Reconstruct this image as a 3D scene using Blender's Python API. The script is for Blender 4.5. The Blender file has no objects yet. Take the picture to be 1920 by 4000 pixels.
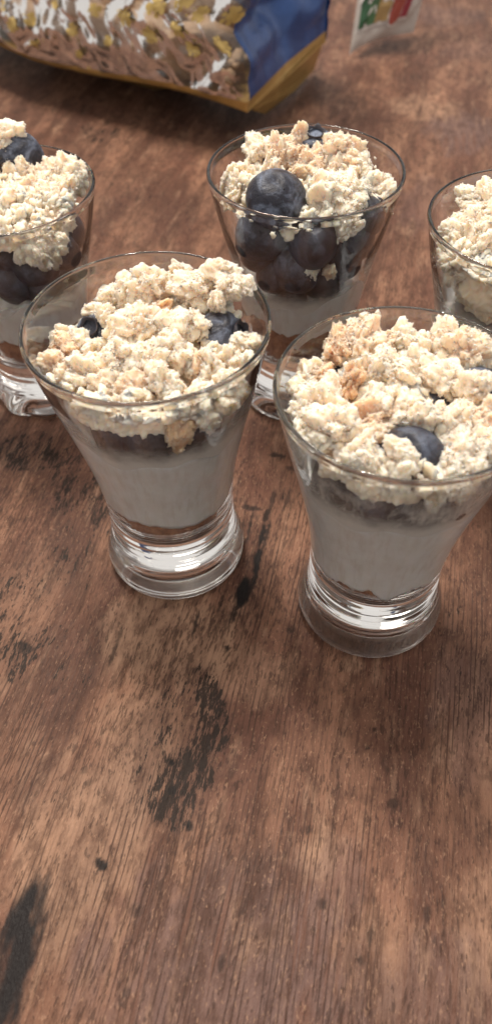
import bpy, bmesh, math, random
import numpy as np
from mathutils import Vector, Matrix

# ------------------------------------------------------------------ camera, light, exposure
sc = bpy.context.scene
COL = sc.collection
F_PX, PITCH, ROLL, CAM_H = 3056.7, 0.86915, -0.02837, 0.19362      # photo is 1920 x 4000
cp, sp, cr, sr = math.cos(PITCH), math.sin(PITCH), math.cos(ROLL), math.sin(ROLL)
FW = np.array([0, cp, -sp]); RT0 = np.array([1., 0, 0]); UP0 = np.array([0, sp, cp])
RT = cr * RT0 + sr * UP0; UP = cr * UP0 - sr * RT0
CAM = np.array([0, 0, CAM_H])
cam = bpy.data.cameras.new('camera'); cam_o = bpy.data.objects.new('camera', cam); COL.objects.link(cam_o)
cam.sensor_fit = 'VERTICAL'; cam.sensor_height = 24.0; cam.sensor_width = 24.0
cam.lens = F_PX / 4000 * 24.0
cam.clip_start = 0.005; cam.clip_end = 50
m = Matrix.Identity(4)
for i in range(3):
    m[i][0], m[i][1], m[i][2], m[i][3] = RT[i], UP[i], -FW[i], CAM[i]
cam_o.matrix_world = m
cam.dof.use_dof = True; cam.dof.focus_distance = 0.206; cam.dof.aperture_fstop = cam.lens / 1.9
sc.camera = cam_o

w = bpy.data.worlds.new('World'); sc.world = w; w.use_nodes = True
bg = w.node_tree.nodes['Background']; bg.inputs[0].default_value = (1.0, 0.95, 0.90, 1); bg.inputs[1].default_value = 0.58
def lamp(name, loc, aim, size, power, col=(1, .91, .80)):
    l = bpy.data.lights.new(name, 'AREA'); l.shape = 'DISK'; l.size = size; l.energy = power; l.color = col
    o = bpy.data.objects.new(name, l); COL.objects.link(o); o.location = loc
    o.rotation_euler = (Vector(aim) - Vector(loc)).to_track_quat('-Z', 'Y').to_euler(); return o
lamp('ceiling_lamp', (-0.20, 0.72, 1.26), (0, .2, 0), 0.34, 13)
lamp('ceiling_lamp', (-0.04, 0.42, 1.40), (0, .2, 0), 0.08, 5)
vs = sc.view_settings; vs.view_transform = 'Standard'; vs.look = 'None'; vs.exposure = 0.5; vs.gamma = 1; vs.use_curve_mapping = False
cy = sc.cycles
cy.use_denoising = True; cy.max_bounces = 20; cy.transmission_bounces = 18; cy.glossy_bounces = 8; cy.diffuse_bounces = 7
cy.transparent_max_bounces = 16; cy.caustics_refractive = True; cy.caustics_reflective = False
cy.sample_clamp_indirect = 4.0; cy.blur_glossy = 0.3

# ------------------------------------------------------------------ helpers
def at(px, py, z):
    """photo pixel -> the point of the place at height z"""
    X, Y = px - 960, py - 2000
    d = FW * F_PX + RT * X - UP * Y
    return CAM + d * ((z - CAM[2]) / d[2])

def tag(o, label=None, cat=None, group=None, kind=None):
    if label: o['label'] = label
    if cat: o['category'] = cat
    if group: o['group'] = group
    if kind: o['kind'] = kind
    return o

def empty(name, loc=(0, 0, 0)):
    o = bpy.data.objects.new(name, None); o.empty_display_size = .01; o.location = loc; COL.objects.link(o); return o

def link(name, me, mat=None, parent=None):
    o = bpy.data.objects.new(name, me); COL.objects.link(o)
    if mat is not None and not me.materials: me.materials.append(mat)
    if parent is not None: o.parent = parent
    return o

def mesh(name, V, Fc, smooth=True):
    me = bpy.data.meshes.new(name)
    me.from_pydata(np.asarray(V).tolist(), [], [list(map(int, f)) for f in Fc])
    if smooth: me.polygons.foreach_set('use_smooth', [True] * len(me.polygons))
    me.update(); return me

def grid_faces(nu, nv, wrap_u=False, flip=False, off=0):
    """verts laid out [v][u]"""
    iu = np.arange(nu if wrap_u else nu - 1); iv = np.arange(nv - 1)
    U, Vv = np.meshgrid(iu, iv); U2 = (U + 1) % nu
    f = np.stack([Vv * nu + U, Vv * nu + U2, (Vv + 1) * nu + U2, (Vv + 1) * nu + U], -1).reshape(-1, 4) + off
    return f[:, ::-1] if flip else f

# numpy noise
def _h(ix, iy, iz, s):
    n = (ix.astype(np.int64) * 374761393 + iy.astype(np.int64) * 668265263 + iz.astype(np.int64) * 2147483647 + s * 974711) & 0xffffffff
    n = ((n ^ (n >> 13)) * 1274126177) & 0xffffffff
    n = ((n ^ (n >> 16)) * 2246822519) & 0xffffffff
    n = n ^ (n >> 15)
    return (n & 0xffffff) / float(0xffffff)
def vnoise(P, s=0):
    i = np.floor(P); f = P - i; u = f * f * (3 - 2 * f); i = i.astype(np.int64); r = 0
    for a in (0, 1):
        wx = u[:, 0] if a else 1 - u[:, 0]
        for b in (0, 1):
            wy = u[:, 1] if b else 1 - u[:, 1]
            for c in (0, 1):
                wz = u[:, 2] if c else 1 - u[:, 2]
                r = r + _h(i[:, 0] + a, i[:, 1] + b, i[:, 2] + c, s) * wx * wy * wz
    return r * 2 - 1
def fbm(P, s=0, oct=4, g=.5):
    r = 0; a = 1; k = 1.
    for o in range(oct):
        r = r + a * vnoise(P * k + o * 17.3, s + o); a *= g; k *= 2.03
    return r
def worley(P, s=0):
    i = np.floor(P).astype(np.int64); best = np.full(len(P), 9.)
    for a in (-1, 0, 1):
        for b in (-1, 0, 1):
            for c in (-1, 0, 1):
                q = i + np.array([a, b, c])
                pt = q + np.stack([_h(q[:, 0], q[:, 1], q[:, 2], s + k) for k in (11, 23, 37)], 1)
                d = ((P - pt) ** 2).sum(1); best = np.minimum(best, d)
    return np.sqrt(best)
def normals(V, Fc):
    Fc = np.asarray(Fc); n = np.zeros_like(V)
    if Fc.shape[1] == 4: fn = np.cross(V[Fc[:, 2]] - V[Fc[:, 0]], V[Fc[:, 3]] - V[Fc[:, 1]])
    else: fn = np.cross(V[Fc[:, 1]] - V[Fc[:, 0]], V[Fc[:, 2]] - V[Fc[:, 0]])
    for k in range(Fc.shape[1]): np.add.at(n, Fc[:, k], fn)
    return n / (np.linalg.norm(n, axis=1, keepdims=True) + 1e-12)
def ico(sub):
    bm = bmesh.new(); bmesh.ops.create_icosphere(bm, subdivisions=sub, radius=1)
    bm.verts.ensure_lookup_table()
    V = np.array([v.co[:] for v in bm.verts]); Fc = np.array([[v.index for v in f.verts] for f in bm.faces]); bm.free(); return V, Fc

# node helper
class NT:
    def __init__(s, name):
        s.mat = bpy.data.materials.new(name); s.mat.use_nodes = True; s.t = s.mat.node_tree
        s.bsdf = s.t.nodes['Principled BSDF']; s.out = s.t.nodes['Material Output']
    def n(s, typ, **kw):
        x = s.t.nodes.new(typ)
        for k, v in kw.items(): setattr(x, k, v)
        return x
    def set(s, sock, v):
        if isinstance(v, bpy.types.NodeSocket): s.t.links.new(v, sock)
        else: sock.default_value = v
    def math(s, op, a, b=0., c=0., clamp=False):
        x = s.n('ShaderNodeMath', operation=op); x.use_clamp = clamp
        s.set(x.inputs[0], a); s.set(x.inputs[1], b); s.set(x.inputs[2], c); return x.outputs[0]
    def vmath(s, op, a, b=(0, 0, 0)):
        x = s.n('ShaderNodeVectorMath', operation=op); s.set(x.inputs[0], a); s.set(x.inputs[1], b)
        return x.outputs['Value'] if op in ('LENGTH', 'DOT_PRODUCT') else x.outputs[0]
    def noise(s, vec, scale, detail=2., rough=.5, dist=0., color=False):
        x = s.n('ShaderNodeTexNoise'); s.set(x.inputs['Vector'], vec); x.inputs['Scale'].default_value = scale
        x.inputs['Detail'].default_value = detail; x.inputs['Roughness'].default_value = rough; x.inputs['Distortion'].default_value = dist
        return x.outputs['Color'] if color else x.outputs[0]
    def step(s, v, a, b, lo=0., hi=1.):
        x = s.n('ShaderNodeMapRange', interpolation_type='SMOOTHSTEP'); s.set(x.inputs[0], v)
        for k, q in ((1, a), (2, b), (3, lo), (4, hi)): s.set(x.inputs[k], q)
        return x.outputs[0]
    def mix(s, fac, a, b, blend='MIX'):
        x = s.n('ShaderNodeMix', data_type='RGBA', blend_type=blend); x.clamp_factor = True
        s.set(x.inputs[0], fac)
        for i, v in ((6, a), (7, b)): s.set(x.inputs[i], v if isinstance(v, bpy.types.NodeSocket) else (*v, 1))
        return x.outputs[2]
    def pos(s): return s.n('ShaderNodeNewGeometry').outputs['Position']
    def coord(s, which='Object'):
        return s.n('ShaderNodeTexCoord').outputs[which]
    def bump(s, h, strength, dist):
        x = s.n('ShaderNodeBump'); s.set(x.inputs['Height'], h); x.inputs['Strength'].default_value = strength; x.inputs['Distance'].default_value = dist
        s.t.links.new(x.outputs[0], s.bsdf.inputs['Normal']); return x
    def p(s, **kw):
        for k, v in kw.items():
            sock = s.bsdf.inputs[k.replace('_', ' ')]
            s.set(sock, (*v, 1) if isinstance(v, tuple) and len(v) == 3 and sock.type == 'RGBA' else v)
        return s.mat

# ------------------------------------------------------------------ table top
GA = math.radians(13)
def grain(x, y): return (x * math.cos(GA) - y * math.sin(GA), x * math.sin(GA) + y * math.cos(GA))
def table_material():
    t = NT('rustic_wood_laminate'); P = t.coord('Object')
    gx = t.vmath('DOT_PRODUCT', P, (math.cos(GA), -math.sin(GA), 0)); gy = t.vmath('DOT_PRODUCT', P, (math.sin(GA), math.cos(GA), 0))
    c = t.n('ShaderNodeCombineXYZ'); t.set(c.inputs[0], gx); t.set(c.inputs[1], gy); G0 = c.outputs[0]
    # the grain wanders a little
    wob = t.math('MULTIPLY', t.math('SUBTRACT', t.noise(t.vmath('MULTIPLY', G0, (30, 9, 1)), 1, 2), .5), .012)
    c2 = t.n('ShaderNodeCombineXYZ'); t.set(c2.inputs[0], t.math('ADD', gx, wob)); t.set(c2.inputs[1], gy); G = c2.outputs[0]
    def sn(sx, sy, detail=2, rough=.5, off=0, dist=0):
        v = t.vmath('MULTIPLY', G, (sx, sy, 1))
        if off: v = t.vmath('ADD', v, (off, off * .7, off * .3))
        return t.noise(v, 1, detail, rough, dist)
    def attr(nm):
        x = t.n('ShaderNodeAttribute'); x.attribute_name = nm; return x.outputs['Fac']
    scorch_shade, solid, blot, mauve, tan = (attr(k) for k in ('scorch_shade', 'solid', 'blot', 'mauve', 'tan'))
    big = sn(55, 16, 3, .55); hue = sn(70, 30, 3, .6, 4.1); mott = sn(330, 150, 4, .65, 9.3)
    col = t.mix(t.step(big, .35, .68), (.098, .044, .029), (.275, .142, .089))
    col = t.mix(t.step(hue, .4, .7, 0, .55), col, (.140, .062, .042))
    col = t.mix(t.math('MULTIPLY', tan, .8), col, (.375, .228, .150))
    col = t.mix(t.math('MULTIPLY', mauve, .85), col, (.135, .083, .073))
    streak = sn(150, 19, 4, .62, 51.); strl = sn(190, 40, 4, .6, 57.)
    col = t.mix(t.step(streak, .50, .70, 0, .75), col, (.060, .027, .018))
    col = t.mix(t.step(strl, .52, .74, 0, .6), col, (.350, .208, .136))
    col = t.mix(t.step(mott, .42, .70, 0, .65), col, (.060, .028, .019))
    # fine grain: short dashes, long pores, pale flecks
    dash = sn(1500, 330, 2, .6, 2.2); dash2 = sn(900, 110, 3, .6, 7.7); fleck = sn(1900, 700, 2, .6, 5.5); pore = sn(520, 26, 2, .5, 3.3)
    zone = sn(60, 35, 2, .5, 12.)
    thr = t.math('SUBTRACT', .69, t.math('MULTIPLY', zone, .28))
    dk = t.math('MULTIPLY', t.step(dash, thr, t.math('ADD', thr, .10)), .62)
    dk = t.math('MAXIMUM', dk, t.step(dash2, .57, .70, 0, .5))
    col = t.mix(dk, col, (.034, .017, .012))
    col = t.mix(t.step(fleck, .56, .76, 0, .42), col, (.40, .235, .15))
    col = t.mix(t.math('MULTIPLY', t.step(pore, .56, .68), t.math('ADD', t.math('MULTIPLY', mauve, .65), .12)), col, (.130, .060, .040))
    phase = t.math('ADD', t.math('MULTIPLY', gx, 2 * math.pi / .00135), t.math('MULTIPLY', sn(60, 9, 3, .55, 41.), 26.))
    ln = t.math('MULTIPLY', t.step(t.math('SINE', phase), .35, .95), t.math('MULTIPLY', t.step(sn(300, 40, 3, .6, 44.), .40, .58), t.step(sn(28, 14, 2, .5, 47.), .38, .60, .14, .75)))
    col = t.mix(ln, col, (.042, .021, .015))
    # scorched and painted-shade areas break up along the grain
    scorch_shade = t.math('MAXIMUM', scorch_shade, t.step(sn(38, 13, 4, .6, 63.), .56, .72, 0, .6))
    lim = t.math('SUBTRACT', .80, t.math('MULTIPLY', scorch_shade, .36))
    br = t.math('ADD', t.math('MULTIPLY', sn(1400, 300, 3, .68, 15.), .62), t.math('MULTIPLY', sn(300, 80, 3, .6, 21.), .38))
    scm = t.math('MULTIPLY', t.step(br, lim, t.math('ADD', lim, .07)), t.step(scorch_shade, .02, .35))
    col = t.mix(t.math('MULTIPLY', scorch_shade, .36), col, (.062, .034, .026))
    col = t.mix(t.math('MULTIPLY', scm, .9), col, (.014, .010, .008))
    scratch = t.step(sn(800, 12, 1, .5, 31.), .66, .72, 1, .45)
    col = t.mix(t.math('MULTIPLY', blot, scratch), col, (.014, .011, .011))
    col = t.mix(solid, col, (.009, .007, .0065))
    h = t.math('ADD', t.math('MULTIPLY', dash, .5), t.math('ADD', t.math('MULTIPLY', fleck, .35), t.math('MULTIPLY', pore, .5)))
    t.bump(h, .7, .0008)
    rough = t.math('ADD', .42, t.math('MULTIPLY', mott, .2))
    return t.p(Base_Color=col, Roughness=rough, Specular_IOR_Level=.13)

# printed stains of the laminate, a few patches paint in shade and sheen: (photo px, px, half width cm, half length cm along the grain, strength)
ST = {}
ST['scorch_shade'] = dict(soft=1, l=[(825, 2810, .85, 1.5, 1.05), (790, 2690, .7, .9, .9), (700, 3030, .85, 1.4, 1.02), (650, 2850, .7, 2.4, .75), (720, 3200, .3, .5, .6),
                 (110, 1790, 2.2, 1.3, .9), (350, 1930, 1.6, 1.7, .88), (60, 2560, 1.2, 1.1, .85), (230, 2180, 1.5, 1.4, .72), (30, 2330, 1.4, 1.2, .75),
                 (290, 2560, 1.1, 1.5, .7), (150, 2900, 1.8, 1.8, .55), (500, 2120, .9, 1.8, .65), (1140, 1900, .8, 1.0, .7),
                 (390, 525, 1.5, 1.2, .85), (640, 850, 1.8, 3.2, .65), (480, 760, 2.4, 4.0, .62), (700, 560, 3.6, 2.0, .55), (200, 430, 5, 2.5, .72), (560, 470, 3, 1.5, .7), (330, 600, 2, 2.5, .6), (1800, 60, 3, 3, .45),  # back left: print, plus light falloff and the bag's shade painted in
                 (1590, 305, .9, .9, .75), (1470, 350, .5, 1.5, .5), (1350, 420, 1.2, 1.5, .45), (1500, 470, .5, .7, .5),
                 (1870, 2560, 1.0, 2.4, .6), (1800, 2050, 1.3, 3.4, .55), (1860, 2250, 1.0, 2.5, .5), (1650, 3400, .28, .9, .6), (1880, 3100, .5, 1.6, .45), (1100, 2050, .7, 2.2, .4)])  # beside the front right glass: print, with its cast shadow painted in
ST['solid'] = dict(soft=0, l=[(398, 3375, .2, .15, .95), (670, 2975, .1, .1, .9), (675, 3090, .12, .12, .7), (742, 3225, .1, .13, .85),
                (865, 3760, .1, .22, .55), (535, 3560, .16, .16, .4), (490, 3880, .1, .12, .5), (885, 2530, .11, .09, .8), (1140, 2460, .12, .12, .5),
                (1260, 3535, .13, .13, .55), (1435, 2925, .07, .07, .7), (1460, 2850, .07, .09, .7), (1530, 3140, .16, .14, .6), (1445, 3650, .09, .2, .5), (1405, 3750, .09, .1, .5),
                (1205, 3240, .12, .1, .55), (1665, 3570, .1, .22, .55), (1320, 3490, .1, .1, .3), (1730, 3520, .06, .15, .4), (1420, 3510, .06, .12, .35),
                (1022, 2090, .12, .6, .95), (1005, 2190, .14, .5, .97), (950, 2310, .2, .55, .98), (985, 1985, .35, .14, .75), (1040, 2010, .10, .3, .85), (1060, 1960, .1, .5, .7), (762, 2440, .06, .55, .85), (860, 2360, .06, .35, .7), (905, 2400, .05, .3, .7),
                (1000, 2230, .08, .9, .9), (925, 2370, .05, .6, .85), (1045, 2080, .06, .7, .85), (975, 2060, .06, .8, .8), (1080, 1780, .3, .12, .8), (1130, 1830, .2, .1, .6), (210, 2700, .1, .12, .45), (330, 3010, .1, .1, .4), (345, 3060, .11, .11, .35), (100, 2530, .3, .2, .7), (1120, 1950, .06, .5, .6), (940, 2080, .05, .6, .6),
                (815, 3270, .06, .18, .4), (300, 2200, .05, .5, .5), (180, 2120, .05, .4, .5), (460, 2500, .06, .5, .5), (440, 2560, .07, .4, .6), (760, 2620, .08, .12, .5)])
ST['blot'] = dict(soft=1, l=[(95, 3680, .5, 1.15, 1.), (150, 3560, .25, .7, .85), (40, 3830, .5, .9, .95)])
ST['mauve'] = dict(soft=1, l=[(1000, 3760, 2.9, 2.6, .9), (850, 3950, 3.0, 1.6, .8), (1750, 3950, 1.5, 1.5, .6), (1250, 3480, 1.2, 1.6, .45), (1840, 520, 2.6, 2.2, .9), (1730, 60, 3.4, 2.0, .6), (1850, 200, 2.0, 2.0, .4), (1650, 800, 1.5, 3, .45), (1650, 3980, .8, .7, .5), (1850, 2750, 1, 2, .5)])  # near patches: print tone with the pinkish table sheen painted in
ST['tan'] = dict(soft=1, l=[(700, 2480, 2.2, 1.7, .8), (330, 3300, 2.0, 2.6, .6), (1230, 3300, .5, .8, .7), (1110, 3350, .1, .12, .8), (520, 2900, 1.0, 2.2, .5), (1360, 2600, .4, .3, .6), (1650, 430, 2.2, 1.8, .6), (1500, 3750, .9, 1.5, .35), (1890, 3700, .8, 2, .4), (1000, 2620, 1, 1, .4)])
def table_mesh():
    xs = np.concatenate([[-.7, -.4], np.arange(-.20, .2201, .0006), [.45, .7]])
    ys = [-.12, -.02]; y = .0; 
    while y < .72: ys.append(y); y += .0006 + max(0, y - .15) * .004
    ys = np.array(ys + [.85, 1.08]); X, Y = np.meshgrid(xs, ys); X = X.ravel(); Y = Y.ravel(); nu, nv = len(xs), len(ys)
    gx = X * math.cos(GA) - Y * math.sin(GA); gy = X * math.sin(GA) + Y * math.cos(GA)
    def e(sx, sy, sd, oct, g): return np.stack([fbm(np.stack([gx * sx, gy * sy, 0 * gx + .5], 1), sd + k, oct, g) for k in (0, 40)], 1)
    soft = e(110, 45, 5, 4, .62) * .5; ragged = e(260, 40, 15, 4, .65) * .6; hard = e(420, 190, 9, 3, .6) * .36
    V = np.stack([X, Y, 0 * X], 1); Fc = grid_faces(nu, nv)
    # closed slab: rim verts repeated below
    bidx = np.concatenate([np.arange(nu), np.arange(1, nv) * nu + nu - 1, np.arange(nu - 2, -1, -1) + (nv - 1) * nu, np.arange(nv - 2, 0, -1) * nu])
    low = V[bidx] - [0, 0, .03]; n0 = len(V); k = np.arange(len(bidx)); k2 = (k + 1) % len(bidx)
    sides = np.stack([bidx[k2], bidx[k], n0 + k, n0 + k2], 1)
    me = bpy.data.meshes.new('table_top'); allv = np.vstack([V, low]); F_ = np.vstack([Fc, sides])
    me.vertices.add(len(allv)); me.vertices.foreach_set('co', allv.ravel())
    me.loops.add(len(F_) * 4); me.loops.foreach_set('vertex_index', F_.ravel().astype(np.int32))
    me.polygons.add(len(F_)); me.polygons.foreach_set('loop_start', np.arange(len(F_), dtype=np.int32) * 4); me.polygons.foreach_set('loop_total', np.full(len(F_), 4, np.int32)); me.update(calc_edges=True)
    for nm, d in ST.items():
        acc = np.zeros(len(X)); n_ = ragged if nm == 'blot' else soft if d['soft'] else hard; lo, hi = (1.25, .62) if d['soft'] else (1.1, .75)
        for px, py, a_, b_, k_ in d['l']:
            q = at(px, py, 0); gc = grain(q[0], q[1])
            l = np.hypot((gx - gc[0]) * 100 / a_ + n_[:, 0], (gy - gc[1]) * 100 / b_ + n_[:, 1])
            u = np.clip((lo - l) / (lo - hi), 0, 1); acc = np.maximum(acc, u * u * (3 - 2 * u) * k_)
        at_ = me.attributes.new(nm, 'FLOAT', 'POINT'); at_.data.foreach_set('value', np.concatenate([acc, np.zeros(len(low))]).astype(np.float32))
    return me
me = table_mesh()
table = link('table_top', me, table_material()); tag(table, 'brown rustic wood-look table top with dark scorched streaks', 'table top', kind='structure')

# ------------------------------------------------------------------ materials
def glass_mat():
    t = NT('clear_glass')
    return t.p(Base_Color=(.985, .99, .985), Roughness=0.0, IOR=1.5, Transmission_Weight=1.0)
GLASS = glass_mat()
def yog_mat():
    t = NT('yoghurt'); P = t.coord('Object')
    n = t.noise(P, 200, 3, .55); st = t.noise(t.vmath('MULTIPLY', P, (1, 1, .035)), 650, 3, .6)
    col = t.mix(t.step(n, .3, .75), (.95, .925, .89), (.89, .85, .80)); col = t.mix(t.step(st, .42, .72, 0, .5), col, (.76, .69, .62)); t.bump(n, .3, .002)
    return t.p(Base_Color=col, Roughness=.4, Subsurface_Weight=.35, Subsurface_Radius=(.006, .004, .003), Subsurface_Scale=.6)
YOG = yog_mat()
def smear_mat(zt, k, zy):
    t = NT('yoghurt_smear'); P = t.coord('Object')
    v = t.vmath('MULTIPLY', P, (1, 1, .22)); n1 = t.noise(P, 95, 4, .6, .6); n2 = t.noise(v, 900, 3, .6)
    sp_ = t.n('ShaderNodeSeparateXYZ'); t.set(sp_.inputs[0], P)
    top = t.step(t.math('ADD', sp_.outputs[2], t.math('MULTIPLY', n1, .016)), zt + .008, zt - .003)
    f = t.math('MULTIPLY', t.math('MULTIPLY', t.step(n1, .50 - .2 * k, .72 - .2 * k), t.step(n2, .3, .7, .5, 1.)), t.math('MULTIPLY', top, .55 + .3 * k))
    f = t.math('MAXIMUM', f, t.step(t.math('ADD', sp_.outputs[2], t.math('MULTIPLY', t.noise(P, 160, 3, .6), .007)), zy + .011, zy + .002, 0, .9))
    tr = t.n('ShaderNodeBsdfTransparent'); mx = t.n('ShaderNodeMixShader'); t.set(mx.inputs[0], f); t.t.links.new(tr.outputs[0], mx.inputs[1]); t.t.links.new(t.bsdf.outputs[0], mx.inputs[2])
    t.t.links.new(mx.outputs[0], t.out.inputs['Surface']); return t.p(Base_Color=(.86, .82, .76), Roughness=.5)
def crumb_mat():
    t = NT('butter_crumble'); P = t.pos()
    oi = t.n('ShaderNodeObjectInfo'); sep = t.n('ShaderNodeSeparateColor'); t.t.links.new(oi.outputs['Color'], sep.inputs[0])
    tone = sep.outputs[0]
    rnd = t.math('MULTIPLY', oi.outputs['Random'], 50.)
    c = t.n('ShaderNodeCombineXYZ'); t.set(c.inputs[0], rnd); t.set(c.inputs[1], rnd)
    Q = t.vmath('ADD', P, c.outputs[0])
    n1 = t.noise(Q, 210, 4, .6); n2 = t.noise(Q, 1100, 4, .65); n3 = t.noise(Q, 120, 2, .5)
    f = t.math('ADD', t.math('MULTIPLY', tone, .95), t.math('MULTIPLY', t.math('SUBTRACT', n1, .5), 1.1))
    col = t.mix(t.step(f, .08, .95), (.90, .772, .610), (.72, .47, .295))
    col = t.mix(t.step(n2, .55, .8, 0, .55), col, (.92, .85, .73))
    col = t.mix(t.step(n3, .66, .8, 0, .3), col, (.60, .37, .20))
    t.bump(n2, .3, .0005)
    return t.p(Base_Color=col, Roughness=.85, Specular_IOR_Level=.15, Subsurface_Weight=.8, Subsurface_Radius=(.006, .0042, .0028), Subsurface_Scale=.6)
CRUMB = crumb_mat()
def biscuit_mat():
    t = NT('biscuit_base'); P = t.coord('Object')
    n1 = t.noise(P, 330, 4, .65); n2 = t.noise(P, 1200, 2, .6)
    col = t.mix(t.step(n1, .35, .7), (.20, .088, .050), (.33, .16, .085)); col = t.mix(t.step(n2, .55, .8, 0, .6), col, (.16, .07, .04))
    t.bump(n1, .6, .001)
    return t.p(Base_Color=col, Roughness=.6)
BISC = biscuit_mat()
def berry_mat():
    t = NT('blueberry_skin'); P = t.coord('Object')
    oi = t.n('ShaderNodeObjectInfo'); rnd = t.math('MULTIPLY', oi.outputs['Random'], 30.)
    c = t.n('ShaderNodeCombineXYZ'); t.set(c.inputs[0], rnd); t.set(c.inputs[2], rnd); Q = t.vmath('ADD', P, c.outputs[0])
    n1 = t.noise(Q, 1.3, 5, .62, .8); n2 = t.noise(Q, 9, 4, .7)
    bloom = t.math('MULTIPLY', t.step(n1, .40, .70), t.step(n2, .25, .7, .45, 1.))
    sep = t.n('ShaderNodeSeparateColor'); t.t.links.new(oi.outputs['Color'], sep.inputs[0])
    bloom = t.math('MULTIPLY', bloom, sep.outputs[0])
    col = t.mix(bloom, (.010, .010, .020), (.200, .240, .335))
    t.bump(n2, .25, .06)
    return t.p(Base_Color=col, Roughness=t.math('ADD', .3, t.math('MULTIPLY', bloom, .35)), Specular_IOR_Level=.45)
BERRY = berry_mat()
CROWN = NT('berry_crown').p(Base_Color=(.030, .026, .034), Roughness=.7)

# ------------------------------------------------------------------ glasses
def interp_profile(pts, n):
    """Catmull-Rom through (r, z) points"""
    P = np.array(pts, float); Q = np.vstack([2 * P[0] - P[1], P, 2 * P[-1] - P[-2]]); out = []
    for i in range(len(P) - 1):
        p0, p1, p2, p3 = Q[i:i + 4]
        for t in np.linspace(0, 1, n, endpoint=False):
            out.append(.5 * ((2 * p1) + (-p0 + p2) * t + (2 * p0 - 5 * p1 + 4 * p2 - p3) * t * t + (-p0 + 3 * p1 - 3 * p2 + p3) * t ** 3))
    out.append(P[-1]); return np.array(out)
SEG = 112
TH = np.linspace(0, 2 * np.pi, SEG, endpoint=False)
def lathe(prof, lobes=0, amp=0.):
    prof = np.asarray(prof); V = []
    for r, z in prof:
        k = 1 + amp * np.cos(lobes * TH + .6) * max(0., 1 - z / .016) if lobes else np.ones(SEG)
        V.append(np.stack([np.maximum(r, 2e-5) * k * np.cos(TH), np.maximum(r, 2e-5) * k * np.sin(TH), np.full(SEG, z)], 1))
    return np.vstack(V), grid_faces(SEG, len(prof), True)
OUT = [(.0180, .0190), (.0180, .024), (.0183, .029), (.0190, .036), (.0203, .0445), (.0229, .0570), (.0260, .0705), (.0284, .0820)]
INN = [(.0275, .0820), (.0248, .0705), (.0212, .0570), (.0185, .0445), (.0170, .036), (.0162, .029), (.0155, .0245), (.0140, .0218), (.0110, .0208), (.006, .0204), (0., .0203)]
RIM_H = .0852
INN_P = interp_profile(INN, 6)
def r_in(z, H):
    zz = np.asarray(z) * (RIM_H / H)
    return np.interp(zz, INN_P[::-1, 1], INN_P[::-1, 0])
class G: pass
GLASSES = []
def make_glass(xy, H, rs, label, lobes=0, amp=0.):
    k = H / RIM_H
    def sc_(p):
        q = np.array(p, float).copy(); z = q[:, 1]; win = np.clip((z - .0085) / .003, 0, 1) * np.clip((.027 - z) / .004, 0, 1) * (q[:, 0] > .0174)
        q[:, 0] += win * (.00007 * np.sin(z * 2 * np.pi / .0034) + .00002 * np.sin(z * 2 * np.pi / .0015)); q[:, 1] *= k; q[:, 0] *= rs; return q
    root = empty('dessert_glass', (xy[0], xy[1], .0004)); tag(root, label, 'glass', 'glasses of layered blueberry dessert')
    foot = interp_profile([(0, .0022), (.010, .0022), (.0165, .0012), (.0188, .0001), (.0199, .0003), (.0206, .0018), (.0208, .0042), (.0204, .0066), (.0196, .0092), (.0186, .0122), (.0181, .0150), (.0180, .0190)], 9)
    outer = interp_profile(OUT, 10); inner = interp_profile(INN, 6)
    o0, i0 = outer[-1], inner[0]; cxr = (o0[0] + i0[0]) / 2
    rim = interp_profile([(.0284, .0820), (.0289, .0838), (.0288, .0848), (.0283, .0852), (.0279, .0848), (.0278, .0838), (.0275, .0820)], 5)
    V, Fc = lathe(sc_(foot), lobes, amp); link('foot', mesh('foot', V, Fc), GLASS, root)
    V1, F1 = lathe(sc_(outer)); V2, F2 = lathe(sc_(inner))
    link('bowl', mesh('bowl', np.vstack([V1, V2]), np.vstack([F1, F2 + len(V1)])), GLASS, root)
    V, Fc = lathe(sc_(rim)); link('rim', mesh('rim', V, Fc), GLASS, root)
    g = G(); g.x, g.y, g.H, g.rs, g.root = xy[0], xy[1], H, rs, root; GLASSES.append(g); return g
g_fl = make_glass((-.0217, .1500), .0852, 1.0, 'flared clear dessert glass at front left, foot beside black cracks in the wood')
g_fr = make_glass((.0351, .1285), .0822, .99, 'flared clear dessert glass nearest the camera, cut by the right picture edge at its rim')
g_bk = make_glass((.0203, .2244), .0832, 1.005, 'flared clear dessert glass in the middle of the back row below the cookie bag')
g_lt = make_glass((-.0718, .2300), .0771, .995, 'dessert glass with a wavy lobed foot, half out of frame at the left edge', 9, .035)
g_rt = make_glass((.0804, .1948), .0819, 1.0, 'dessert glass at the right edge, only a sliver of its left side in the picture')

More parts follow.
